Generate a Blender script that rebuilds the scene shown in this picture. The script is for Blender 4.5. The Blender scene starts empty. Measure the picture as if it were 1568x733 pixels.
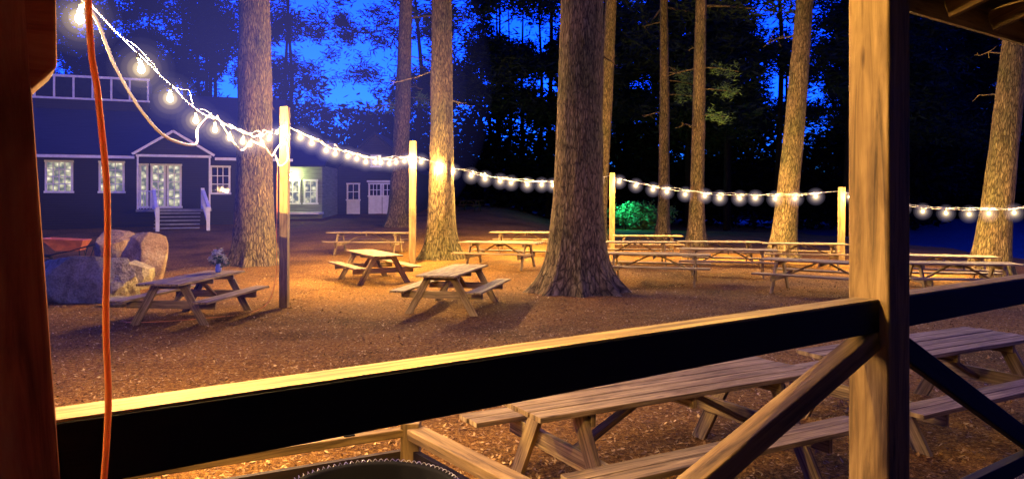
import bpy, math, random
import numpy as np
from mathutils import Vector, Matrix, noise
random.seed(7); rng=np.random.default_rng(7)
scene=bpy.context.scene
col=scene.collection
V=Vector

# ---------------------------------------------------------------- materials
def newmat(name):
    m=bpy.data.materials.new(name); m.use_nodes=True
    nt=m.node_tree
    for n in list(nt.nodes): nt.nodes.remove(n)
    out=nt.nodes.new('ShaderNodeOutputMaterial')
    b=nt.nodes.new('ShaderNodeBsdfPrincipled')
    nt.links.new(b.outputs[0],out.inputs[0])
    return m,nt,b,out
def N(nt,t,**kw):
    n=nt.nodes.new(t)
    for k,v in kw.items(): setattr(n,k,v)
    return n
def ramp(nt,fac,stops):
    r=N(nt,'ShaderNodeValToRGB')
    e=r.color_ramp.elements
    while len(e)<len(stops): e.new(0.5)
    for i,(p,c) in enumerate(stops):
        e[i].position=p; e[i].color=(*c,1)
    nt.links.new(fac,r.inputs[0]); return r.outputs[0]
def mapped(nt,kind,scale):
    tc=N(nt,'ShaderNodeTexCoord'); mp=N(nt,'ShaderNodeMapping')
    mp.inputs['Scale'].default_value=scale
    nt.links.new(tc.outputs[kind],mp.inputs[0]); return mp.outputs[0]
def noise_t(nt,vec,scale=1,detail=6,rough=.6,dist=0):
    n=N(nt,'ShaderNodeTexNoise'); n.inputs['Scale'].default_value=scale
    n.inputs['Detail'].default_value=detail; n.inputs['Roughness'].default_value=rough
    n.inputs['Distortion'].default_value=dist
    nt.links.new(vec,n.inputs['Vector']); return n.outputs[0]
def noise_c(nt,vec):
    n=N(nt,'ShaderNodeTexNoise'); n.inputs['Scale'].default_value=1; n.inputs['Detail'].default_value=3
    nt.links.new(vec,n.inputs['Vector']); return n.outputs['Color']
def mixc(nt,f,a,b,mode='MIX'):
    m=N(nt,'ShaderNodeMix',data_type='RGBA',blend_type=mode)
    for s,v in ((m.inputs[0],f),(m.inputs[6],a),(m.inputs[7],b)):
        if hasattr(v,'links'): nt.links.new(v,s)
        elif isinstance(v,(int,float)): s.default_value=v
        else: s.default_value=(*v,1)
    return m.outputs[2]
def bump(nt,b,h,strength,dist):
    n=N(nt,'ShaderNodeBump'); n.inputs['Strength'].default_value=strength; n.inputs['Distance'].default_value=dist
    nt.links.new(h,n.inputs['Height']); nt.links.new(n.outputs[0],b.inputs['Normal'])

def wood(name,c1,c2,c3,rough=.75,grain=45,bs=.6):
    m,nt,b,o=newmat(name)
    v=mapped(nt,'UV',(1.6,grain,1)); g=noise_t(nt,v,1,7,.65,.6)
    v2=mapped(nt,'UV',(1.2,5,1)); g2=noise_t(nt,v2,1,4,.6,1.0)
    c=ramp(nt,g,[(.3,c1),(.5,c2),(.72,c3)])
    dk=ramp(nt,g2,[(.3,(.42,.36,.32)),(.6,(1,1,1)),(.8,(1.1,1.08,1.0))])
    c=mixc(nt,1.0,c,dk,'MULTIPLY')
    vo=N(nt,'ShaderNodeTexVoronoi'); vo.inputs['Scale'].default_value=1
    nt.links.new(mapped(nt,'UV',(2.2,9,1)),vo.inputs['Vector'])
    k=ramp(nt,vo.outputs['Distance'],[(.04,(.25,.18,.12)),(.13,(1,1,1))])
    c=mixc(nt,.8,c,k,'MULTIPLY')
    nt.links.new(c,b.inputs['Base Color']); b.inputs['Roughness'].default_value=rough
    b.inputs['Specular IOR Level'].default_value=.3
    bump(nt,b,g,bs,.006)
    return m
M_table=wood('weathered_wood',(.06,.038,.015),(.31,.215,.085),(.52,.39,.16))
M_table2=wood('weathered_wood_grey',(.045,.03,.015),(.25,.18,.08),(.47,.36,.17))
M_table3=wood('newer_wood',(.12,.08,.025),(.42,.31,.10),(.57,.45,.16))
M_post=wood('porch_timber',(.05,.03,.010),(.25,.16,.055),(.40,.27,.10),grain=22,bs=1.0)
M_dark=wood('dark_stained_timber',(.010,.006,.003),(.024,.013,.008),(.04,.021,.011),grain=20)
M_corner=wood('reddish_old_timber',(.10,.022,.006),(.42,.13,.035),(.56,.24,.08),grain=16,bs=1)
M_rail=wood('rail_timber_shaded',(.0015,.001,.0007),(.0035,.002,.0013),(.006,.0035,.002),grain=20)  # near-black colour puts the shade of the inner faces into the timber
M_pole=wood('pole_wood',(.15,.09,.03),(.32,.22,.075),(.40,.28,.10))

def bark_mat():
    m,nt,b,o=newmat('pine_bark')
    n1=noise_t(nt,mapped(nt,'UV',(15,2.6,1)),1.5,9,.66,1.1)
    vo=N(nt,'ShaderNodeTexVoronoi',feature='DISTANCE_TO_EDGE'); vo.inputs['Scale'].default_value=1
    wv=mixc(nt,.28,mapped(nt,'UV',(19,4.0,1)),noise_c(nt,mapped(nt,'UV',(9,5,1))),'ADD')
    nt.links.new(wv,vo.inputs['Vector'])
    plate=ramp(nt,vo.outputs['Distance'],[(.0,(.22,.22,.22)),(.10,(.7,.7,.7)),(.35,(1,1,1))])
    c=ramp(nt,n1,[(.3,(.035,.024,.011)),(.48,(.19,.14,.065)),(.7,(.46,.37,.19))])
    c=mixc(nt,1,c,plate,'MULTIPLY')
    n3=noise_t(nt,mapped(nt,'UV',(.5,.35,1)),2,4)
    c=mixc(nt,1,c,ramp(nt,n3,[(.3,(.6,.70,.48)),(.6,(1.08,1.0,.88))]),'MULTIPLY')
    nt.links.new(c,b.inputs['Base Color']); b.inputs['Roughness'].default_value=.9
    b.inputs['Specular IOR Level'].default_value=.15
    bump(nt,b,mixc(nt,.4,n1,plate),1.0,.06)
    return m
M_bark=bark_mat()
def ground_mat():
    m,nt,b,o=newmat('pine_needle_ground')
    n1=noise_t(nt,mapped(nt,'Object',(20,20,20)),1,9,.75,.3)
    n2=noise_t(nt,mapped(nt,'Object',(.35,.35,.35)),1,6,.62)
    n3=noise_t(nt,mapped(nt,'Object',(80,80,80)),1,3,.7)
    c=ramp(nt,n1,[(.30,(.03,.012,.003)),(.46,(.19,.09,.018)),(.58,(.37,.20,.042)),(.73,(.60,.39,.12))])
    c=mixc(nt,1,c,ramp(nt,n2,[(.3,(.36,.34,.26)),(.5,(1,.97,.9)),(.68,(1.3,1.22,.95))]),'MULTIPLY')
    c=mixc(nt,.8,c,ramp(nt,n3,[(.35,(.25,.2,.16)),(.55,(1.15,1.15,1.15))]),'MULTIPLY')
    nt.links.new(c,b.inputs['Base Color']); b.inputs['Roughness'].default_value=.95
    b.inputs['Specular IOR Level'].default_value=.1
    bump(nt,b,mixc(nt,.5,n1,n3),1.0,.05)
    return m
M_ground=ground_mat()
def simple(name,c,rough=.6,metal=0,nscale=None,var=.3,spec=.5):
    m,nt,b,o=newmat(name)
    b.inputs['Roughness'].default_value=rough; b.inputs['Metallic'].default_value=metal
    b.inputs['Specular IOR Level'].default_value=spec
    n=noise_t(nt,mapped(nt,'Object',(nscale or 4,)*3),1,3)
    lo=tuple(x*(1-var) for x in c); hi=tuple(min(1,x*(1+var)) for x in c)
    cc=ramp(nt,n,[(.3,lo),(.7,hi)]); nt.links.new(cc,b.inputs['Base Color'])
    return m
def rock_mat(name,a,bb,cc_):
    m,nt,b,o=newmat(name)
    n=noise_t(nt,mapped(nt,'Object',(2.5,2.5,2.5)),1,10,.7,.5)
    n2=noise_t(nt,mapped(nt,'Object',(25,25,25)),1,6,.7)
    c=ramp(nt,n,[(.3,a),(.5,bb),(.7,cc_)])
    c=mixc(nt,.7,c,ramp(nt,n2,[(.35,(.4,.4,.4)),(.6,(1.1,1.1,1.1))]),'MULTIPLY')
    nt.links.new(c,b.inputs['Base Color']); b.inputs['Roughness'].default_value=.9
    bump(nt,b,mixc(nt,.5,n,n2),1,.09); return m
M_rock=rock_mat('granite',(.18,.14,.055),(.50,.42,.18),(.68,.6,.32))
M_rock2=rock_mat('reddish_granite',(.16,.07,.03),(.46,.30,.13),(.62,.5,.27))
def siding_mat(name,c,pitch=.18):
    m,nt,b,o=newmat(name)
    w=N(nt,'ShaderNodeTexWave',wave_type='BANDS',bands_direction='Z',wave_profile='SAW')
    w.inputs['Scale'].default_value=1/pitch/2
    tc=N(nt,'ShaderNodeTexCoord'); nt.links.new(tc.outputs['Object'],w.inputs['Vector'])
    n=noise_t(nt,mapped(nt,'Object',(1,1,12)),1,6)
    cc=ramp(nt,n,[(.3,tuple(x*.6 for x in c)),(.7,tuple(x*1.3 for x in c))])
    nt.links.new(cc,b.inputs['Base Color']); b.inputs['Roughness'].default_value=.7
    bump(nt,b,w.outputs[0],.7,.02); return m
M_siding=siding_mat('dark_brown_siding',(.008,.006,.007))
M_siding2=siding_mat('barn_siding',(.016,.016,.024))
M_siding3=siding_mat('pale_siding',(.20,.22,.16))
M_roof=siding_mat('shingle_roof',(.010,.011,.015),.14)
M_white=simple('white_paint',(.8,.8,.82),.5,nscale=6,var=.1)
M_glass=simple('window_glass',(.012,.014,.02),.04)
def reflection_glass():
    m,nt,b,o=newmat('bulb_reflection_glass')
    vo=N(nt,'ShaderNodeTexVoronoi'); vo.inputs['Scale'].default_value=1
    nt.links.new(mapped(nt,'Object',(3.5,3.5,4.5)),vo.inputs['Vector'])
    c=ramp(nt,vo.outputs['Distance'],[(.12,(1,.92,.65)),(.35,(.55,.52,.32)),(.7,(.12,.13,.12))])
    b.inputs['Base Color'].default_value=(.01,.01,.012,1); b.inputs['Roughness'].default_value=.05
    nt.links.new(c,b.inputs['Emission Color']); b.inputs['Emission Strength'].default_value=1.1  # emissive speckle paints reflections of the string bulbs onto the panes
    m.cycles.emission_sampling='NONE'
    return m
M_reflglass=reflection_glass()
M_needle=simple('pine_needles',(.012,.022,.012),.8,nscale=.8,var=.6,spec=.1)
M_needle_l=simple('pine_needles_low',(.06,.12,.025),.8,nscale=.8,var=.5)
M_hill=simple('forested_hill',(.003,.0045,.004),.95,nscale=.2,var=.5,spec=.05)
M_dbark=simple('distant_bark',(.012,.009,.008),.95,nscale=3,var=.4,spec=.1)
M_black=simple('black_metal',(.004,.004,.005),.9,spec=.08)
M_cord=simple('white_cord_jacket',(.7,.68,.62),.5)
M_socket=simple('bulb_socket',(.05,.05,.05),.5)
M_red=simple('wheelbarrow_paint',(.6,.17,.05),.45)
M_rubber=simple('rubber',(.02,.02,.02),.8)
M_chrome=simple('zinc_wire',(.7,.7,.68),.3,.8)
M_step=simple('grey_step_paint',(.22,.22,.24),.6)
M_vase=simple('vase_ceramic',(.45,.55,.65),.2)
M_petal=simple('flower_petals',(.85,.76,.40),.6,nscale=30,var=.3)
M_leaf=simple('flower_leaves',(.06,.14,.03),.6)
def cordmat():
    m,nt,b,o=newmat('orange_cord_jacket')
    b.inputs['Base Color'].default_value=(1,.36,.08,1); b.inputs['Roughness'].default_value=.4
    t=N(nt,'ShaderNodeBsdfTranslucent'); t.inputs[0].default_value=(.7,.33,.09,1)
    mx=N(nt,'ShaderNodeMixShader'); mx.inputs[0].default_value=.3
    nt.links.new(b.outputs[0],mx.inputs[1]); nt.links.new(t.outputs[0],mx.inputs[2]); nt.links.new(mx.outputs[0],o.inputs[0])
    return m
M_orange=cordmat()
def leaflitter():
    m,nt,b,o=newmat('dry_leaf_litter')
    n=noise_t(nt,mapped(nt,'Object',(7,7,7)),1,2)
    c=ramp(nt,n,[(.35,(.11,.05,.01)),(.5,(.36,.20,.045)),(.65,(.62,.43,.15))])
    nt.links.new(c,b.inputs['Base Color']); b.inputs['Roughness'].default_value=.8; return m
M_litter=leaflitter()
def emis(name,c,s):
    m,nt,b,o=newmat(name)
    e=N(nt,'ShaderNodeEmission'); e.inputs[0].default_value=(*c,1); e.inputs[1].default_value=s
    nt.links.new(e.outputs[0],o.inputs[0]); m.cycles.emission_sampling='NONE'; return m
M_bulb=emis('glowing_bulb',(1,.8,.45),30)
M_lampg=emis('glowing_wall_lamp',(.85,1,.5),20)
LC=(1,.61,.20)
def glow_volume(name,c,s):
    m=bpy.data.materials.new(name); m.use_nodes=True; nt=m.node_tree
    for n_ in list(nt.nodes): nt.nodes.remove(n_)
    o=N(nt,'ShaderNodeOutputMaterial'); e=N(nt,'ShaderNodeEmission'); e.inputs[0].default_value=(*c,1); e.inputs[1].default_value=s
    nt.links.new(e.outputs[0],o.inputs['Volume']); return m

# ---------------------------------------------------------------- mesh builder
class B:
    def __init__(s): s.v=[];s.f=[];s.uv=[];s.mi=[]
    def add(s,verts,faces,uvs,mi=0):
        o=len(s.v); s.v+= [tuple(p) for p in verts]
        for f,u in zip(faces,uvs):
            s.f.append(tuple(i+o for i in f)); s.uv+=u; s.mi.append(mi)
    def beam(s,p0,p1,w,h,up=(0,0,1),mi=0):
        p0=V(p0);p1=V(p1);d=(p1-p0);L=d.length;d.normalize();up=V(up)
        side=d.cross(up)
        if side.length<1e-4: side=d.cross(V((1,0,0)))
        side.normalize(); u2=side.cross(d).normalized()
        vs=[]
        for t in (0,L):
            for a,b_ in ((-1,-1),(1,-1),(1,1),(-1,1)):
                vs.append(p0+d*t+side*(a*w/2)+u2*(b_*h/2))
        x0,y0=(random.uniform(0,40),random.uniform(0,40))
        F=[(0,1,5,4),(1,2,6,5),(2,3,7,6),(3,0,4,7),(3,2,1,0),(4,5,6,7)]
        ys=[0,w,w+h,2*w+h,2*w+2*h]; U=[]
        for i in range(4):
            U.append([(x0,y0+ys[i]),(x0,y0+ys[i+1]),(x0+L,y0+ys[i+1]),(x0+L,y0+ys[i])])
        for i in range(2): U.append([(x0,y0),(x0,y0+h),(x0+w*.1,y0+h),(x0+w*.1,y0)])
        s.add(vs,F,U,mi)
    def box(s,a,b_,mi=0):
        a=V(a);b_=V(b_);c=(a+b_)/2;sz=b_-a
        if sz.x>=sz.y and sz.x>=sz.z: s.beam((a.x,c.y,c.z),(b_.x,c.y,c.z),sz.y,sz.z,mi=mi)
        elif sz.y>=sz.z: s.beam((c.x,a.y,c.z),(c.x,b_.y,c.z),sz.x,sz.z,mi=mi)
        else: s.beam((c.x,c.y,a.z),(c.x,c.y,b_.z),sz.y,sz.x,up=(1,0,0),mi=mi)
    def poly(s,pts,mi=0):
        s.add(pts,[tuple(range(len(pts)))],[[(p[0],p[2]) for p in pts]],mi)
    def prism(s,pts,off,mi=0):
        n=len(pts);off=V(off);pts=[V(p) for p in pts]
        vs=pts+[p+off for p in pts]
        F=[tuple(reversed(range(n))),tuple(range(n,2*n))]
        F+=[(i,(i+1)%n,(i+1)%n+n,i+n) for i in range(n)]
        U=[[(vs[i].x+vs[i].y,vs[i].z) for i in f] for f in F]
        s.add(vs,F,U,mi)
    def tube(s,pts,rad,segs=8,mi=0,caps=True):
        pts=[V(p) for p in pts];n=len(pts)
        if not hasattr(rad,'__len__'): rad=[rad]*n
        vs=[];F=[];U=[]
        L=0;o=random.uniform(0,30)
        ref=None;Ls=[]
        for i,p in enumerate(pts):
            d=(pts[min(i+1,n-1)]-pts[max(i-1,0)]).normalized()
            if ref is None: ref=V((1,0,0)) if abs(d.x)<.8 else V((0,1,0))
            a=(ref-d*ref.dot(d)).normalized(); ref=a; b_=d.cross(a)
            if i: L+=(p-pts[i-1]).length
            Ls.append(L)
            for k in range(segs):
                t=2*math.pi*k/segs; vs.append(p+(a*math.cos(t)+b_*math.sin(t))*rad[i])
        for i in range(n-1):
            for k in range(segs):
                k2=(k+1)%segs
                F.append((i*segs+k,i*segs+k2,(i+1)*segs+k2,(i+1)*segs+k))
                c=2*math.pi*rad[i]/segs
                U.append([(o+k*c,Ls[i]),(o+(k+1)*c,Ls[i]),(o+(k+1)*c,Ls[i+1]),(o+k*c,Ls[i+1])])
        if caps:
            F.append(tuple(reversed(range(segs)))); U.append([(0,0)]*segs)
            F.append(tuple(range((n-1)*segs,n*segs))); U.append([(0,0)]*segs)
        s.add(vs,F,U,mi)
    def lathe(s,c,prof,segs=12,mi=0):
        c=V(c); vs=[];F=[];U=[]
        for r,z in prof:
            for k in range(segs):
                t=2*math.pi*k/segs; vs.append(c+V((r*math.cos(t),r*math.sin(t),z)))
        for i in range(len(prof)-1):
            for k in range(segs):
                k2=(k+1)%segs;F.append((i*segs+k,i*segs+k2,(i+1)*segs+k2,(i+1)*segs+k));U.append([(0,0)]*4)
        F.append(tuple(reversed(range(segs))));U.append([(0,0)]*segs)
        F.append(tuple(range((len(prof)-1)*segs,len(prof)*segs)));U.append([(0,0)]*segs)
        s.add(vs,F,U,mi)
    def ball(s,c,r,segs=16,rings=9):
        if not hasattr(r,'__len__'): r=(r,r,r)
        c=V(c); vs=[];F=[]
        for i in range(rings+1):
            ph=math.pi*(i+.02)/(rings+.04)
            for k in range(segs):
                t=2*math.pi*k/segs; vs.append(c+V((r[0]*math.sin(ph)*math.cos(t),r[1]*math.sin(ph)*math.sin(t),-r[2]*math.cos(ph))))
        for i in range(rings):
            for k in range(segs):
                k2=(k+1)%segs;F.append((i*segs+k,i*segs+k2,(i+1)*segs+k2,(i+1)*segs+k))
        F.append(tuple(reversed(range(segs)))); F.append(tuple(range(rings*segs,(rings+1)*segs)))
        s.add(vs,F,[[(0,0)]*len(f) for f in F])
    def obj(s,name,mats,parent=None,loc=(0,0,0),rz=0,smooth=False,bevel=0):
        me=bpy.data.meshes.new(name)
        me.from_pydata(s.v,[],s.f)
        uvl=me.uv_layers.new(name='UVMap')
        uvl.data.foreach_set('uv',np.array(s.uv,dtype=np.float32).ravel())
        if not isinstance(mats,(list,tuple)): mats=[mats]
        for m in mats: me.materials.append(m)
        me.polygons.foreach_set('material_index',s.mi)
        if smooth: me.polygons.foreach_set('use_smooth',[True]*len(s.f))
        me.update()
        o=bpy.data.objects.new(name,me); col.objects.link(o)
        o.location=loc; o.rotation_euler=(0,0,rz)
        if parent: o.parent=parent
        if bevel:
            md=o.modifiers.new('bevel','BEVEL'); md.width=bevel; md.segments=2; md.limit_method='ANGLE'
        return o
def empty(name,loc=(0,0,0),rz=0):
    e=bpy.data.objects.new(name,None); col.objects.link(e); e.location=loc; e.rotation_euler=(0,0,rz); e.empty_display_size=.2
    return e
def plight(name,loc,W,r,c,parent=None):
    l=bpy.data.lights.new(name,'POINT'); l.energy=W; l.shadow_soft_size=r; l.color=c
    o=bpy.data.objects.new(name,l); col.objects.link(o); o.location=loc
    if parent: o.parent=parent
    return o
def npmesh(name,verts,nper,mat,parent=None):
    n=len(verts)//nper
    me=bpy.data.meshes.new(name)
    me.vertices.add(len(verts)); me.vertices.foreach_set('co',verts.astype(np.float32).ravel())
    me.loops.add(len(verts)); me.loops.foreach_set('vertex_index',np.arange(len(verts),dtype=np.int32))
    me.polygons.add(n); me.polygons.foreach_set('loop_start',np.arange(0,len(verts),nper,dtype=np.int32))
    me.update(calc_edges=True); me.materials.append(mat)
    o=bpy.data.objects.new(name,me); col.objects.link(o)
    if parent: o.parent=parent
    return o

# ---------------------------------------------------------------- terrain
def sm(t): t=min(1,max(0,t)); return t*t*(3-2*t)
def G(x,y):
    z=.043*min(35,max(0,y-20))*(1-sm((x+2)/8))
    z-=.03*min(25,max(0,x-9))
    return z
def bumpy(x,y):
    return .06*noise.noise(V((x*.35,y*.35,0)))+.03*noise.noise(V((x*1.7,y*1.7,3)))
def axis(vals):
    out=[]
    for a,b_,st in vals: out+=list(np.arange(a,b_,st))
    return out
xs=axis([(-420,-60,30),(-60,-14,2),(-14,16,.3),(16,60,2),(60,421,30)])
ys=axis([(-100,-5,10),(-5,26,.3),(26,60,1.5),(60,100,5),(100,500,40)])
b=B(); nx=len(xs)
vs=[(x,y,G(x,y)+bumpy(x,y)) for y in ys for x in xs]
F=[(j*nx+i,j*nx+i+1,(j+1)*nx+i+1,(j+1)*nx+i) for j in range(len(ys)-1) for i in range(nx-1)]
b.v=vs;b.f=F;b.mi=[0]*len(F);b.uv=[(0,0)]*(4*len(F))
b.obj('ground',M_ground,smooth=True)
m,nt,bb,o=newmat('lake_water'); bb.inputs['Base Color'].default_value=(.005,.01,.02,1); bb.inputs['Roughness'].default_value=.3
bb.inputs['IOR'].default_value=1.7
bump(nt,bb,noise_t(nt,mapped(nt,'Object',(1.2,2.5,1)),1,4),1,.9)
b=B(); b.poly([(17,-40,-.40),(220,-40,-.40),(220,150,-.40),(17,150,-.40)]); b.obj('lake_water',m)
b=B(); hx=list(range(-220,260,6)); hy=list(range(88,150,6))
def hz(x,y):
    t=sm((y-88)/30); lk=sm((x-36)/20)
    return -1.5+t*((10-6*lk)+(3.5*noise.noise(V((x*.03,y*.03,1)))+1.5*noise.noise(V((x*.2,y*.2,5))))*(1-.5*lk))
b.v=[(x,y,hz(x,y)) for y in hy for x in hx]; n=len(hx)
b.f=[(j*n+i,j*n+i+1,(j+1)*n+i+1,(j+1)*n+i) for j in range(len(hy)-1) for i in range(n-1)]
b.mi=[0]*len(b.f); b.uv=[(0,0)]*(4*len(b.f)); b.obj('forested_hill',M_hill,smooth=True)
n=60000
yy=rng.uniform(0,1,n)**1.2*20+3.2; xx=rng.uniform(-.72,.75,n)*yy
cz=np.array([G(x,y)+bumpy(x,y) for x,y in zip(xx,yy)])+.008
c=np.stack([xx,yy,cz],1); a=rng.uniform(0,6.28,n); l=rng.uniform(.006,.03,n); w=l*rng.uniform(.12,.6,n)
tilt=rng.normal(0,.4,(n,2))
d1=np.stack([np.cos(a),np.sin(a),tilt[:,0]],1)*l[:,None]; d2=np.stack([-np.sin(a),np.cos(a),tilt[:,1]],1)*w[:,None]
q=np.stack([c-d1,c-d2*.9,c+d1,c+d2],1).reshape(-1,3); q[:,2]+=.005
npmesh('pine_needle_litter',q,4,M_litter)

# ---------------------------------------------------------------- pines
def leaves(centers,size,asp,jit,k):
    c=np.repeat(centers,k,0)+rng.normal(0,1,(len(centers)*k,3))*jit
    n=len(c); d=rng.normal(0,1,(n,3)); d[:,2]*=.55; d/=np.linalg.norm(d,axis=1)[:,None]
    e=np.cross(d,rng.normal(0,1,(n,3))); e/=np.linalg.norm(e,axis=1)[:,None]
    s=size*rng.uniform(.5,1.3,n)[:,None]
    return np.stack([c-d*s,c-e*s*asp,c+d*s,c+e*s*asp],1).reshape(-1,3)
def pine(x,y,r,h,lean=(0,0),flare=.35,curve=0,crown=11,dens=1,seed=0,low=0,stubs=6,roots=7):
    random.seed(seed)
    z0=G(x,y)-.25; e=empty('pine_tree',(x,y,z0))
    segs=64; zs=list(np.concatenate([np.arange(0,1.6,.06),np.arange(1.6,12,.16),np.arange(12,h,.8)]))
    vs=[];uvs=[];F=[];ph=random.uniform(0,6)
    def cen(z):
        t=z/h; return V((lean[0]*z+curve*math.sin(t*5),lean[1]*z,z))
    def R(z): return r*(1-.72*(z/h)**1.1)
    for z in zs:
        c=cen(z)
        for k in range(segs+1):
            t=2*math.pi*k/segs
            n0=noise.noise(V((math.cos(t)*7,math.sin(t)*7,z*.9+seed*9)))
            n1=noise.noise(V((math.cos(t)*1.3,math.sin(t)*1.3,z*.35+seed*5)))
            lobe=max(0,math.sin(roots*t+ph+1.2*math.sin(t+ph)))**1.5*(.6+.7*noise.noise(V((math.cos(t)*2,math.sin(t)*2,seed))))
            fl=flare*math.exp(-z/.42)*(.45+1.3*lobe)+flare*.35*math.exp(-z/1.1)
            rr=R(z)*(1+.06*n0+.08*n1)+fl
            vs.append((c.x+rr*math.cos(t),c.y+rr*math.sin(t),z)); uvs.append((t*r+seed*3.1,z+seed))
    S=segs+1; U=[]
    for i in range(len(zs)-1):
        for k in range(segs):
            f=(i*S+k,i*S+k+1,(i+1)*S+k+1,(i+1)*S+k); F.append(f); U+=[uvs[q] for q in f]
    b=B(); b.v=vs;b.f=F;b.uv=U;b.mi=[0]*len(F)
    b.obj('trunk',M_bark,e,smooth=True)
    br=B(); cents=[]; lowc=[]
    nb=int(40*dens)
    for i in range(nb):
        z=crown+(h-crown)*(i/nb)**.9+random.uniform(-.4,.4); z=min(z,h-.3)
        L=(1-((z-crown)/(h-crown+1)))*4.2+1.0; L*=random.uniform(.65,1.15)
        a=random.uniform(0,6.283); up=random.uniform(-.05,.3)
        c=cen(z); p=[c]
        for s in range(1,5):
            q=s/4; p.append(c+V((math.cos(a)*L*q,math.sin(a)*L*q,L*q*up-.25*q*q*L*.4)))
        br.tube(p,[.07,.055,.04,.025,.01],5)
        for s in range(int(L*5)):
            q=.25+.75*random.random(); q1=c.lerp(p[-1],q)
            cents.append(q1+V((random.gauss(0,.35*L*.3),random.gauss(0,.35*L*.3),random.gauss(0,.12))))
    for i in range(stubs):
        z=random.uniform(4,crown+1); a=random.uniform(0,6.283); L=random.uniform(.4,2.0); c=cen(z)
        d=V((math.cos(a),math.sin(a),random.uniform(-.35,.25)))
        p=[c+d*(L*q)+V((0,0,-.12*q*q*L)) for q in (0,.3,.6,.85,1)]
        p=[pp+V((random.gauss(0,.04),random.gauss(0,.04),random.gauss(0,.04))) if j else pp for j,pp in enumerate(p)]
        br.tube(p,[.045,.03,.022,.015,.006],5)
        for j in range(3):
            s0=p[2+j%2]; dd=V((random.gauss(0,1),random.gauss(0,1),random.gauss(0,.5))).normalized()*L*.3
            br.tube([s0,s0+dd*.6+V((0,0,-.03)),s0+dd],[.012,.009,.004],4)
    for i in range(low):
        z=random.uniform(6.0,9.5); a=random.uniform(3.4,6.0) if i%2 else random.uniform(-.3,.3); L=random.uniform(1.2,2.4); c=cen(z)
        p=[c+V((math.cos(a)*L*q,math.sin(a)*L*q,-.15*L*q*q)) for q in (0,.35,.7,1)]
        br.tube(p,[.04,.03,.02,.008],5)
        for s in range(9): lowc.append(p[1].lerp(p[3],random.random())+V((random.gauss(0,.22),random.gauss(0,.22),random.gauss(0,.1))))
    br.obj('limbs',M_bark,e,smooth=True)
    if cents: npmesh('crown',leaves(np.array([tuple(p) for p in cents]),.26,.16,.22,10),4,M_needle,e)
    if lowc: npmesh('low_sprays',leaves(np.array([tuple(p) for p in lowc]),.13,.12,.13,30),4,M_needle_l,e)
    return e
pine(-8.05,23.3,.60,24,(0.0,0),.42,0,10,1,1,stubs=4)
pine(-5.9,38,.46,26,(.035,0),.3,.1,10.5,.7,2,low=2)
pine(-2.35,24.6,.43,23,(-.003,0),.5,.05,10.5,.9,3,stubs=3)
pine(1.5,17.4,.60,25,(.012,0),.8,.04,10,1,4,stubs=2,roots=8)
pine(4.0,35.5,.38,25,(.055,0),.3,.1,12,.8,5,stubs=4)
pine(7.7,38,.30,24,(0.0,0),.25,.08,12,1,6,low=3,stubs=4)
pine(8.4,34,.34,25,(.02,0),.3,0,11.5,1,7,low=3,stubs=4)
pine(10.35,28.6,.42,24,(.08,0),.35,.1,10.5,.7,8,stubs=4)
pine(14.6,22.8,.44,23,(.11,0),.4,0,9.5,.9,9,stubs=4)
random.seed(99)

# distant forest : gaps where the evening sky shows
fe=empty('distant_pine_forest'); tb=B(); cents=[]
def px_of(x,y): return 784+1140*x/y
def dens(px):
    pts=[(-400,.58),(140,.58),(300,.54),(400,.42),(640,.42),(675,.6),(700,.42),(850,.46),(890,.8),(935,.8),(950,.58),(1000,.62),(1040,.95),(1140,.95),(1170,.44),(1265,.46),(1300,1.0),(1400,1.2),(2200,1.2)]
    for (a,p),(b_,q) in zip(pts,pts[1:]):
        if a<=px<=b_: return p+(q-p)*(px-a)/(b_-a)
    return .6
for i in range(410):
    far=i>=330
    if far: x=random.uniform(50,112); y=random.uniform(98,118)
    else:
        y=random.uniform(50,86); x=random.uniform(-62,72)
        if 1430<px_of(x,y): continue
        if x<-4 and y<60: continue
    h=random.uniform(30,38) if far else random.uniform(20,30); z0=hz(x,y)-.5 if far else G(x,min(y,55))-.3
    if i%4==0: tb.tube([(x,y,z0),(x+random.gauss(0,.3),y,z0+h*.5),(x+random.gauss(0,.4),y,z0+h)],[random.uniform(.16,.3),.18,.03],7)
    cb=random.uniform(2,5) if far else random.uniform(6,11)
    for j in range(60 if far else 36):
        z=cb+(h-cb)*random.random(); L=(1-((z-cb)/(h-cb)))*4.2+(2.0 if far else 1.2); a=random.uniform(0,6.283); up=random.uniform(-.15,.25)
        nn=int(L*3.2)
        for s in range(nn):
            q=.2+.8*random.random()
            cx=x+math.cos(a)*L*q+random.gauss(0,.25); cy=y+math.sin(a)*L*q+random.gauss(0,.25); czz=z0+z+L*q*up+random.gauss(0,.12)
            az=cx/cy*12; el=czz/cy*34
            nv=.5+.42*noise.noise(V((az,el,.3)))+.42*noise.noise(V((az*3.1,el*3,4)))+.25*noise.noise(V((az*8,el*8,9)))
            if nv< 1.0-dens(px_of(cx,cy)): continue
            cents.append((cx,cy,czz))
tb.obj('trunks',M_dbark,fe,smooth=True)
npmesh('foliage',leaves(np.array(cents),.34,.20,.40,9),4,M_needle,fe)
cents=[]
for i in range(8000):
    y=random.uniform(60,88); x=random.uniform(-65,75)
    if px_of(x,y)>1430: continue
    zt=7.5+5.0*noise.noise(V((x*.22,y*.12,0)))+random.uniform(-1,1.5)
    cents.append((x,y,G(x,55)+random.random()**.75*zt))
for i in range(3000):
    x=random.uniform(45,110); y=random.uniform(96,108); cents.append((x,y,random.random()*(7+3*noise.noise(V((x*.2,y*.1,0))))))
npmesh('understory',leaves(np.array(cents),.42,.35,.75,14),4,M_hill,fe)

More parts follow.
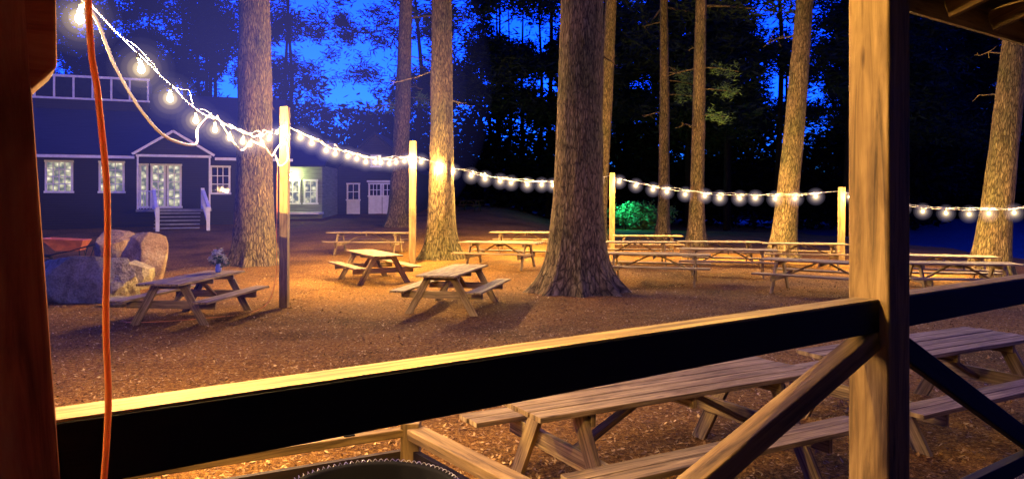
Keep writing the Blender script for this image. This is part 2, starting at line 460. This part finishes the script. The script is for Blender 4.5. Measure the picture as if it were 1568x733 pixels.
# ---------------------------------------------------------------- picnic tables
def picnic(x,y,ang,L=2.4,mat=M_table,W=.76,zoff=0):
    b=B(); H=.75
    npl=5; pw=W/npl
    for i in range(npl):
        yy=-W/2+pw*(i+.5); j=random.uniform(-.015,.015)
        b.beam((-L/2+j,yy,H-.019+random.uniform(-.003,.003)),(L/2+random.uniform(-.015,.015),yy,H-.019+random.uniform(-.003,.003)),pw-.012,.038)
    for s in (-1,1):
        for i in range(2):
            yy=s*(.66+i*.145)
            b.beam((-L/2+random.uniform(-.01,.01),yy,.44),(L/2,yy,.44+random.uniform(-.003,.003)),.136,.038)
        xl=s*(L/2-.38)
        for t in (-1,1):
            b.beam((xl,t*.23,H-.042),(xl,t*.66,-.05),.042,.135,up=(0,1,0.0))
        xo=xl-s*.045
        b.beam((xo,-.80,.35),(xo,.80,.35),.042,.135)
        b.beam((xo,-.35,H-.085),(xo,.35,H-.085),.042,.088)
        b.beam((xo-s*.045,0,.33),(s*.12,0,H-.05),.085,.04)
    b.beam((0,-.35,H-.085),(0,.35,H-.085),.04,.08)
    return b.obj('picnic_table',mat,None,(x,y,G(x,y)+zoff),ang,bevel=.005)
def ax(dx,dy): return math.atan2(dy,dx)
picnic(1.17,5.74,ax(.86,.47),2.65,M_table2)
picnic(4.0,7.25,ax(.86,.47),2.7,M_table2)
picnic(-5.75,13.5,ax(.25,2.5),2.4,M_table)
picnic(-1.15,14.85,ax(.55,2.5),2.5,M_table3)
picnic(-3.65,19.6,ax(-1.3,2.4),2.5,M_table)
picnic(-5.0,26,ax(1,-.08),2.8,M_table)
picnic(-.35,22.6,ax(1,-.35),2.5,M_table)
picnic(.5,26.8,ax(1,-.1),2.6,M_table)
picnic(3.7,19.3,ax(1,-.28),2.8,M_table3)
picnic(6.1,21.0,ax(1,-.3),2.6,M_table)
picnic(4.0,24.2,ax(1,-.1),2.6,M_table)
picnic(6.9,24.8,ax(1,-.15),2.7,M_table)
picnic(9.4,24.0,ax(1,-.2),2.6,M_table)
picnic(5.2,28.6,ax(1,-.1),2.6,M_table)
picnic(7.1,17.0,ax(1,-.75),2.7,M_table)
picnic(10.1,16.9,ax(1,-.15),2.5,M_table)
picnic(11.2,19.5,ax(1,-.3),2.6,M_table)
picnic(-2.9,51,ax(1,-.3),1.9,M_dark)

e=empty('flower_vase',(-5.62,14.25,G(-5.7,14)+.752))
b=B(); b.lathe((0,0,0),[(.04,0),(.055,.03),(.06,.08),(.045,.13),(.035,.15),(.045,.165)],16); b.obj('vase',M_vase,e,smooth=True)
b=B(); fc=[]
for i in range(18):
    a=random.uniform(0,6.28); rr=random.uniform(.02,.17); hh=random.uniform(.26,.46)-rr*.5
    p=V((math.cos(a)*rr,math.sin(a)*rr,hh)); b.tube([(0,0,.14),(p.x*.5,p.y*.5,hh*.65),p],.003,4); fc.append(p)
b.obj('stems',M_leaf,e)
pet=np.array([tuple(p) for p in fc]); npmesh('petals',leaves(pet,.035,.6,.02,26),4,M_petal,e)
npmesh('leaves',leaves(pet-np.array([0,0,.06]),.05,.3,.04,7),4,M_leaf,e)

# ---------------------------------------------------------------- rocks
def rock(x,y,sx,sy,sz,mat,seed,rz=0,sink=.45):
    import bmesh
    bm=bmesh.new(); bmesh.ops.create_icosphere(bm,subdivisions=6,radius=1)
    rs=random.Random(seed)
    planes=[(V((rs.gauss(0,1),rs.gauss(0,1),rs.gauss(0,.8))).normalized(),rs.uniform(.5,.8)) for _ in range(18)]
    for v in bm.verts:
        p=v.co.copy()
        for n_,d in planes:
            k=p.dot(n_)-d
            if k>0: p-=n_*k*.96
        p*=1+.05*noise.noise(p*2+V((seed,0,0)))+.03*noise.noise(p*7)+.012*noise.noise(p*20)
        v.co=V((p.x*sx,p.y*sy,p.z*sz))
    me=bpy.data.meshes.new('boulder'); bm.to_mesh(me); bm.free(); me.materials.append(mat)
    for p in me.polygons: p.use_smooth=True
    o=bpy.data.objects.new('boulder',me); col.objects.link(o); o.location=(x,y,G(x,y)+sz*sink); o.rotation_euler=(0,0,rz)
rock(-9.2,16.2,1.55,1.0,.88,M_rock,3,sink=.40)
rock(-9.55,19.4,.85,.7,1.0,M_rock2,11,.4)
rock(-10.7,20.1,.85,.7,1.15,M_rock2,5,1.1)
rock(-9.0,17.9,.55,.45,.6,M_rock,8)
rock(-9.9,15.0,.4,.3,.22,M_rock,21)
rock(-8.0,15.2,.35,.3,.16,M_rock,22)

e=empty('wheelbarrow',(-13.1,22.0,G(-13,22)+.15),.2)
b=B()
top=[(-.62,-.36,.78),(.5,-.36,.72),(.5,.36,.72),(-.62,.36,.78)]; bot=[(-.28,-.22,.42),(.36,-.2,.42),(.36,.2,.42),(-.28,.22,.42)]
b.add(top+bot,[(0,1,5,4),(1,2,6,5),(2,3,7,6),(3,0,4,7),(4,5,6,7)],[[(0,0)]*4]*5)
o=b.obj('tray',M_red,e); sd=o.modifiers.new('s','SOLIDIFY'); sd.thickness=.02
b=B()
for s in (-1,1):
    b.tube([(-.62,s*.08,.25),(.1,s*.2,.40),(.9,s*.32,.62)],.02,8); b.tube([(.35,s*.2,.4),(.42,s*.24,-.12),(.6,s*.28,.5)],.015,6)
b.obj('handles_and_legs',M_rubber,e)
b=B(); b.tube([(-.62+.2*math.cos(t),0,.06+.2*math.sin(t)) for t in np.linspace(0,6.283,21)],.045,8,caps=False); b.tube([(-.62,-.1,.1),(-.62,.1,.1)],.05,8)
b.obj('wheel',M_rubber,e,smooth=True)

# ---------------------------------------------------------------- house
ang=math.atan2(.355,.935)
he=empty('camp_lodge_house',(-22.7,36,0),ang)
w=B(); X0,X1=-9,11.2; D=10; zb=.3; ze=4.25
w.box((X0,0,zb),(X1,D,ze)); w.obj('walls',M_siding,he)
r=B(); yr=5.0; zr=8.0
def slab(bld,pts,th=.12,mi=0): bld.prism(pts,(0,0,th),mi)
slab(r,[(X0-.4,-.6,4.18),(X1+.4,-.6,4.18),(X1+.4,yr,zr),(X0-.4,yr,zr)])
slab(r,[(X0-.4,yr+.001,zr),(X1+.4,yr+.001,zr),(X1+.4,D+.6,4.18),(X0-.4,D+.6,4.18)])
gx0,gx1,ga=4.2,7.6,5.85
slab(r,[(gx0-.1,-1.5,4.3),(ga,-1.5,5.45),(ga,1.2,5.45),(gx0-.1,1.2,4.3)],.1)
slab(r,[(ga+.001,-1.5,5.45),(gx1+.1,-1.5,4.3),(gx1+.1,1.2,4.3),(ga+.001,1.2,5.45)],.1)
r.obj('roof',M_roof,he)
g=B(); g.prism([(X0,0.01,ze),(X0,D-.01,ze),(X0,yr,zr-.15)],(.15,0,0)); g.prism([(X1-.15,0.01,ze),(X1-.15,D-.01,ze),(X1-.15,yr,zr-.15)],(.15,0,0))
g.prism([(gx0+.1,-1.35,4.36),(gx1-.1,-1.35,4.36),(ga,-1.35,5.4)],(0,.1,0))
g.box((-1.0,3.2,6.3),(4.3,5.6,8.7)); g.obj('gables_and_dormer',M_siding,he)
t=B()
t.beam((X0-.4,-.63,4.22),(gx0-.15,-.63,4.22),.05,.14); t.beam((gx1+.15,-.63,4.22),(X1+.4,-.63,4.22),.05,.14)
t.beam((gx0-.15,-1.53,4.33),(ga,-1.53,5.5),.05,.12); t.beam((ga,-1.53,5.5),(gx1+.15,-1.53,4.33),.05,.12)
t.beam((gx0,-1.42,4.28),(gx1,-1.42,4.28),.08,.12)
for x in (gx0+.08,gx1-.08): t.beam((x,-1.42,1.66),(x,-1.42,4.22),.08,.08,up=(1,0,0))
t.beam((-1.1,3.15,8.62),(4.4,3.15,8.62),.12,.12); t.beam((-1.1,3.16,7.45),(4.4,3.16,7.45),.1,.1)
for i in range(7): t.beam((-1.0+i*.885,3.15,7.5),(-1.0+i*.885,3.15,8.56),.09,.09,up=(1,0,0))
gl=B(); lg=B()
for i in range(6): gl.box((-.94+i*.885,3.17,7.52),(-.94+i*.885+.77,3.19,8.54))
def window(x0,x1,z0,z1,nx_,nz_,y=0,G_=gl,fw=.1,T=t):
    T.box((x0,y-.06,z0),(x0+fw,y,z1));T.box((x1-fw,y-.06,z0),(x1,y,z1))
    T.box((x0-.02,y-.07,z1),(x1+.02,y,z1+fw));T.box((x0-.04,y-.09,z0-fw),(x1+.04,y,z0))
    G_.box((x0+fw,y-.02,z0),(x1-fw,y-.004,z1))
    for i in range(1,nx_):
        xx=x0+fw+(x1-x0-2*fw)*i/nx_; T.box((xx-.022,y-.045,z0),(xx+.022,y-.021,z1))
    for i in range(1,nz_):
        zz=z0+(z1-z0)*i/nz_; T.box((x0+fw,y-.044,zz-.022),(x1-fw,y-.0215,zz+.022))
window(.1,1.3,2.55,3.95,4,4,0,lg); window(2.4,3.55,2.55,3.95,3,4,0,lg)
window(4.2,4.62,1.8,3.85,1,1,0,lg)
window(4.72,5.42,1.8,3.85,2,5,0,lg); window(5.46,6.16,1.8,3.85,2,5,0,lg)
window(7.5,8.5,2.5,3.8,3,3,0,gl); window(-3.4,-2.2,2.55,3.95,4,4,0,lg)
window(9.3,10.3,2.5,3.8,3,3)
st=B(); fl=1.66; gz=.72
st.box((gx0,-1.5,fl-.12),(gx1,-.005,fl))
for i in range(5):
    st.box((5.1,-1.5-.3*(i+1),fl-.17*(i+1)-.06),(7.1,-1.5-.3*i-.003,fl-.17*(i+1)))
st.obj('entry_stairs',M_step,he)
for x in (5.0,7.2):
    t.beam((x,-1.5,fl+.95),(x+(.35 if x>6 else .25),-3.25,fl+.0),.14,.16)
    t.beam((x+.3,-3.2,gz-.2),(x+.3,-3.2,fl+.12),.16,.16,up=(1,0,0)); t.beam((x,-1.56,fl),(x,-1.56,fl+1.05),.16,.16,up=(1,0,0))
    t.beam((x,-1.5,fl+.2),(x+.3,-3.2,fl-.72),.06,.1)
    for i in range(6):
        q=(i+1)/7; t.beam((x+.3*q,-1.56-1.6*q,fl-.9*q+.15),(x+.3*q,-1.56-1.6*q,fl+.92-.88*q),.045,.045,up=(1,0,0))
for x in np.arange(gx0+.2,4.9,.14): t.beam((x,-1.42,fl),(x,-1.42,fl+.85),.03,.03,up=(1,0,0))
t.beam((gx0+.05,-1.42,fl+.88),(4.95,-1.42,fl+.88),.06,.06)
t.obj('white_trim',M_white,he); gl.obj('dark_window_glass',M_glass,he); lg.obj('window_glass',M_reflglass,he)

we=empty('lodge_wing_building',(-14.0,43,0),.05)
b=B(); b.box((-2,0,.4),(3.0,6,4.1)); b.obj('walls',M_siding3,we)
r=B(); r.prism([(-2.3,-.5,4.0),(3.25,-.5,4.0),(3.25,3,5.6),(-2.3,3,5.6)],(0,0,.1)); r.prism([(-2.3,3.001,5.6),(3.25,3.001,5.6),(3.25,6.5,4.0),(-2.3,6.5,4.0)],(0,0,.1)); r.obj('roof',M_roof,we)
t=B();lg=B(); window(.9,1.75,1.95,3.2,2,2,0,lg,T=t); window(1.95,2.75,1.95,3.2,2,2,0,lg,T=t); t.box((-2,-1.4,1.3),(3.1,-.005,1.42))
t.obj('white_trim',M_white,we); lg.obj('window_glass',M_reflglass,we)
b=B(); b.lathe((1.3,-.35,3.55),[(.02,-.06),(.06,-.04),(.07,0),(.05,.05),(.02,.07)],10); b.obj('wall_lamp_globe',M_lampg,we)
b=B(); b.beam((1.3,0,3.70),(1.3,-.35,3.70),.04,.04); b.obj('wall_lamp_bracket',M_black,we)
plight('wall_lamp_light',(1.3,-.35,3.55),450,.085,(.9,1,.4),we)

be=empty('barn_building',(-11.4,48,0))
BW=5.2
b=B(); b.box((0,0,.6),(BW,8,4.0)); b.prism([(0,0.001,4.0),(BW,0.001,4.0),(BW/2,0.001,6.3)],(0,7.99,0)); b.obj('walls',M_siding2,be)
r=B(); r.prism([(-.35,-.3,3.72),(BW/2,-.3,6.36),(BW/2,8.3,6.36),(-.35,8.3,3.72)],(0,0,.12)); r.prism([(BW/2+.001,-.3,6.36),(BW+.35,-.3,3.72),(BW+.35,8.3,3.72),(BW/2+.001,8.3,6.36)],(0,0,.12)); r.obj('roof',M_roof,be)
t=B();gl=B()
t.box((-.02,-.03,1.0),(.12,-.002,3.9)); t.box((BW-.12,-.03,1.0),(BW+.02,-.002,3.9))
t.box((.75,-.05,1.2),(1.6,-.004,2.05)); window(.75,1.6,2.15,3.1,2,2,-.004,gl,T=t)
for x0 in (2.15,3.05):
    t.box((x0,-.05,1.2),(x0+.86,-.004,2.3)); window(x0,x0+.86,2.4,3.1,3,2,-.004,gl,T=t)
t.box((2.05,-.06,3.24),(4.0,-.003,3.36)); window(2.3,2.95,4.3,4.9,2,1,-.003,gl,T=t)
t.obj('white_doors_and_trim',M_white,be); gl.obj('window_glass',M_glass,be)

e=empty('garden_shrub',(9.2,54,0))
cs=rng.normal(0,1,(300,3))*np.array([1.1,.7,.45])+np.array([0,0,.9])
npmesh('leaves',leaves(cs,.12,.4,.12,16),4,M_needle_l,e)
b=B()
for i in range(9):
    a=i*.7; b.tube([(0,0,0),(math.cos(a)*.4,math.sin(a)*.3,.5),(math.cos(a)*.9,math.sin(a)*.6,1.1)],[.03,.02,.008],5)
b.obj('stems',M_bark,e)
e=empty('garden_lamp',(8.0,52.6,0)); b=B(); b.tube([(0,0,-.1),(0,0,1.5)],.03,8); b.lathe((0,0,1.72),[(.12,0),(.02,.08)],10); b.obj('post',M_black,e)
plight('garden_lamp_light',(0,0,1.6),340,.08,(.05,1,.7),e)

# ---------------------------------------------------------------- string lights
def post(x,y,ztop,w=.16):
    z=G(x,y); b=B(); b.beam((x,y,z-.4),(x+.02,y,ztop),w,w,up=(1,0,0))
    return b.obj('light_pole',M_pole,bevel=.006)
post(-4.5,14.7,3.97); post(-3.12,23.3,3.97,.2); post(4.02,30,3.22,.2); post(11.05,25,2.56,.18)
def halomats(g):
    return [glow_volume('bulb_bloom_outer',(.75,.62,.85),.10*g),glow_volume('bulb_bloom_wide',(.9,.66,.6),.17*g),glow_volume('bulb_bloom_mid',(1,.7,.42),.5*g),glow_volume('bulb_bloom_inner',(1,.72,.3),1.6*g),glow_volume('bulb_bloom_core',(1,.78,.35),7*g)]  # lens bloom round the bulbs, painted as emissive shells
HN=halomats(.8); HF=halomats(1.5)
def string(pts,spacing,W=420,twist=True,drop=.08,start=.3,size=.72,halo=0,hm=HF):
    e=empty('string_lights'); wire=B(); so=B(); bu=B(); H=[B() for _ in range(5)]
    for a,bq,sag in pts:
        a=V(a);bq=V(bq); L=(bq-a).length; n=max(12,int(L/.12)); P=[];P2=[]
        for i in range(n+1):
            t=i/n; p=a.lerp(bq,t); p.z-=4*sag*t*(1-t)
            q=V((noise.noise(V((t*L*1.5,a.x,0)))*.04,noise.noise(V((t*L*1.5,a.x,7)))*.04,noise.noise(V((t*L*1.3,a.x,14)))*.06))
            w_=min(1,6*t,6*(1-t)); P.append(p+q*w_)
            P2.append(p+V((math.cos(t*L*5)*.03,math.sin(t*L*5)*.03,.04+.09*noise.noise(V((t*L*2,a.y,3)))))*w_)
        wire.tube(P,.0055,6)
        if twist: wire.tube(P2,.0045,5)
        s=start
        while s<L-.15:
            t=s/L; i=min(n,int(round(t*n))); p=P[i]
            k=V((random.gauss(0,.02),random.gauss(0,.02),0))
            so.tube([p,p+k*.5+V((0,0,-drop*.55)),p+k+V((0,0,-drop))],[.010,.014,.015],8)
            c=p+k+V((0,0,-drop)); z=size
            bu.lathe(c,[(.013*z,-.0),(.026*z,-.022*z),(.034*z,-.05*z),(.028*z,-.075*z),(.01*z,-.088*z)],10)
            c2=c+V((0,0,-.034))
            plight('bulb_light',c2,W*random.uniform(.85,1.15),.036,LC,e)
            if halo:
                for j,kk in enumerate((1,.8,.6,.42,.26)): H[j].ball(c2,halo*kk,24,14)
            s+=spacing*random.uniform(.95,1.05)
    wire.obj('wire',M_cord,e,smooth=True); so.obj('sockets',M_socket,e,smooth=True); bu.obj('bulbs',M_bulb,e,smooth=True)
    if halo:
        for j in range(5): H[j].obj('bulb_bloom',hm[j],e,smooth=True)
string([((-2.36,3.95,3.32),(-4.5,14.6,3.62),.48)],.93,W=1150,start=.25,halo=.22,hm=HN)
string([((-4.45,14.8,3.6),(-3.12,23.2,3.52),.32)],.66,W=850,start=.45,halo=.26)
string([((-3.05,23.4,3.5),(3.95,30,3.1),.5)],.66,W=850,halo=.30)
string([((4.1,29.95,3.02),(11.0,25.05,2.42),.38)],.68,W=600,halo=.31)
string([((11.1,24.9,2.4),(13.6,18.2,2.05),.35)],.7,W=500,halo=.26)
u=V((.816,.578,0)); nrm=V((-.578,.816,0)); P0=V((-.85,1.4,0))
def PL(x,y,z): return P0+u*x+nrm*y+V((0,0,z))
string([(PL(-2.6,.55,3.24),PL(1.5,.55,3.22),.04)],.8,W=300,twist=False)
hz_e=empty('painted_bloom_haze')
for i in range(7):
    k=1-i*.125
    b=B(); b.ball((-3.8,11.5,4.0),(3.5*k,9.5*k,3.3*k),48,28); b.obj('bloom_haze_layer',glow_volume('blue_bloom_glow',(.20,.19,1),.0028),hz_e,smooth=True)  # blue bloom over the lights, painted with self-glowing volume layers

def cordobj(name,pts,r,mat,sub=10):
    P=[V(p) for p in pts]; out=[]
    Q=[P[0]*2-P[1]]+P+[P[-1]*2-P[-2]]
    for i in range(1,len(Q)-2):
        for s in range(sub):
            t=s/sub; a,b_,c_,d_=Q[i-1],Q[i],Q[i+1],Q[i+2]
            out.append(.5*((2*b_)+(c_-a)*t+(2*a-5*b_+4*c_-d_)*t*t+(3*b_-a-3*c_+d_)*t**3))
    out.append(P[-1]); b=B(); b.tube(out,r,8); return b.obj(name,mat,smooth=True)
cordobj('light_string_lead',[(-1.75,1.0,3.3),(-2.1,2.6,3.42),(-2.36,3.95,3.32)],.007,M_cord)
cordobj('hanging_cord',[(-2.36,3.95,3.32),(-2.29,4.1,3.14),(-2.24,4.2,2.9),(-2.16,4.35,2.66),(-2.13,4.6,2.53),(-2.21,5.2,2.53),(-2.36,5.6,2.68),(-2.51,6.2,2.85),(-2.8,6.9,2.93)],.009,M_cord)
cordobj('hanging_cord',[(-3.9,11.5,3.15),(-4.15,12.8,2.9),(-4.35,13.8,3.1),(-4.42,14.5,3.3),(-4.38,14.55,2.95),(-4.52,14.5,2.8),(-4.62,14.55,3.0)],.012,M_cord)
cordobj('hanging_cord',[(-3.2,8.2,2.98),(-3.5,9.6,2.78),(-3.85,11.0,3.0),(-4.1,12.4,3.0)],.009,M_cord)
cordobj('orange_extension_cord',[(-.72,1.25,3.2),(-.712,1.25,2.5),(-.70,1.26,2.32),(-.685,1.26,2.15),(-.682,1.25,1.95),(-.678,1.25,1.8),(-.69,1.25,1.6),(-.70,1.25,1.3),(-.69,1.22,.62)],.0055,M_orange)
cordobj('orange_extension_cord',[(-4.6,14.6,2.9),(-4.61,14.58,1.5),(-4.62,14.5,.5),(-4.8,14.1,.06),(-5.5,13.2,.04),(-6.4,12.9,.02),(-6.9,13.1,.0)],.006,M_orange)

# ---------------------------------------------------------------- porch
pe=empty('covered_porch',P0,math.atan2(.578,.816))
L0,L1=-5.6,8.6
b=B(); hw=.085
def vpost(x): b.beam((x,0,-.2),(x,0,3.3),hw*2,hw*2,up=(1,0,0))
vpost(2.9); vpost(5.8); vpost(-2.9)
b.obj('timber_posts',M_post,pe,bevel=.008)
b=B(); b.beam((.0,0,.2),(-.193,0,3.3),.17,.17,up=(1,0,0))
b.prism([(-.06,-.082,2.33),(-.01,-.082,2.385),(-.02,-.082,3.3),(-.12,-.082,3.3),(-.10,-.082,2.32)],(0,.164,0))
b.obj('corner_post',M_corner,pe,bevel=.006)
b=B(); cp=B()
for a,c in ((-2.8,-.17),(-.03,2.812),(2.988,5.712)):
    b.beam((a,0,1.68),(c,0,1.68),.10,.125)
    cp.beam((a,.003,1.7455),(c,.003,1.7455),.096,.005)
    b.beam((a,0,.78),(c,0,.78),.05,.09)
b.obj('railing',M_rail,pe,bevel=.004); cp.obj('rail_lit_top',M_table3,pe)  # pale cap paints light on the rail top; dark beam paints its shade
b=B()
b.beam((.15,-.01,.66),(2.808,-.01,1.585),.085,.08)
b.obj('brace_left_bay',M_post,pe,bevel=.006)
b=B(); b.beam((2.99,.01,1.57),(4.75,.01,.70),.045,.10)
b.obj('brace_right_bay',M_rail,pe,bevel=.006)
b=B(); b.beam((L0,0,3.39),(L1,0,3.39),.16,.18)
s=L0
while s<L1:
    b.beam((s,.58,3.335),(s,-4.0,3.335+4.58*.32),.045,.13); s+=.61
b.beam((L0,.60,3.33),(L1,.60,3.33),.03,.15)
b.obj('roof_rafters',M_post,pe)
b=B(); b.prism([(L0,.66,3.41),(L1,.66,3.41),(L1,-4.0,3.41+4.66*.32),(L0,-4.0,3.41+4.66*.32)],(0,0,.05)); b.obj('roof_deck',M_dark,pe)
b=B(); y=-4.0
while y<.1: b.beam((L0,y+.07,.575),(L1,y+.07,.575),.134,.04); y+=.14
b.box((L0,.03,.0),(L1,.08,.54)); b.obj('deck_floor',M_dark,pe)
b=B(); b.box((L0,-4.1,0),(L1,-4.0,4.8)); b.obj('unseen_back_wall',M_siding,pe)  # wall behind the camera, added to keep the porch interior dark

ee=empty('wooden_bin_enclosure')
b=B(); b2=B(); A=V((-.49,3.61,0)); dA=V((-1.17,-.62,0)).normalized(); dB=V((.505,-.68,0)).normalized()
for i in range(6):
    z=.12+i*.15
    b2.beam(A+dA*.05+V((0,0,z)),A+dA*2.5+V((0,0,z)),.03,.148)
    b2.beam(A+dB*.05+V((0,0,z)),A+dB*1.5+V((0,0,z)),.03,.148)
b2.obj('wall_planks',M_dark,ee)
b.beam(A+dA*.045+V((0,0,1.03)),A+dA*2.5+V((0,0,1.03)),.05,.04)
b.beam(A+dB*.045+V((0,0,1.03)),A+dB*1.5+V((0,0,1.03)),.095,.05)
b.beam(A+V((0,0,-.1)),A+V((0,0,1.075)),.09,.09,up=(1,0,0))
b.beam(A+dB*1.53+V((0,0,-.1)),A+dB*1.53+V((0,0,1.05)),.09,.09,up=(1,0,0))
b.obj('top_rails',M_post,ee,bevel=.004)
b=B()
for i in range(7): b.beam(A+dA*(.28+.33*i)+V((0,0,1.053)),A+dA*(.33+.33*i)+V((0,0,1.053)),.03,.006)
b.obj('metal_clips',M_black,ee)
te=empty('trash_barrel',(-.56,2.92,0))
b=B(); b.lathe((0,0,0),[(.33,.02),(.345,.3),(.35,.32),(.345,.34),(.35,.65),(.355,.67),(.35,.69),(.36,.97),(.37,.985),(.36,1.0),(.335,.99),(.325,.5),(.32,.3)],48); b.obj('drum',M_black,te,smooth=True)
b=B(); P=[]
for i in range(900):
    t=i/900*6.2832; q=t*90
    P.append(V(((.363+.006*math.cos(q))*math.cos(t),(.363+.006*math.cos(q))*math.sin(t),1.001+.006*math.sin(q))))
b.tube(P,.0014,4); b.obj('wire_rim',M_chrome,te)

# ---------------------------------------------------------------- world
wd=bpy.data.worlds.new('World'); scene.world=wd; wd.use_nodes=True; nt=wd.node_tree
bg=nt.nodes['Background']; sky=nt.nodes.new('ShaderNodeTexSky'); sky.sky_type='NISHITA'; sky.sun_disc=False
sky.sun_elevation=math.radians(-3); sky.sun_rotation=math.radians(-10)
mx=mixc(nt,1.0,sky.outputs[0],(.003,.050,1.0),'MULTIPLY'); nt.links.new(mx,bg.inputs[0]); bg.inputs[1].default_value=20
sl=bpy.data.lights.new('sun','SUN'); sl.energy=.02; sl.angle=math.radians(.5); sl.color=(.5,.6,1)
so=bpy.data.objects.new('sun',sl); col.objects.link(so); so.rotation_euler=(math.radians(60),0,math.radians(-10))

cam=bpy.data.cameras.new('camera'); co=bpy.data.objects.new('camera',cam); col.objects.link(co)
co.location=(0,0,2.15); co.rotation_euler=(math.radians(90),0,0)
cam.sensor_width=36; cam.lens=36*1140/1568; cam.shift_y=-(366.5-305)/1568
cam.clip_end=1500; cam.clip_start=.05
scene.camera=co
scene.view_settings.view_transform='Standard'; scene.view_settings.look='None'; scene.view_settings.exposure=0
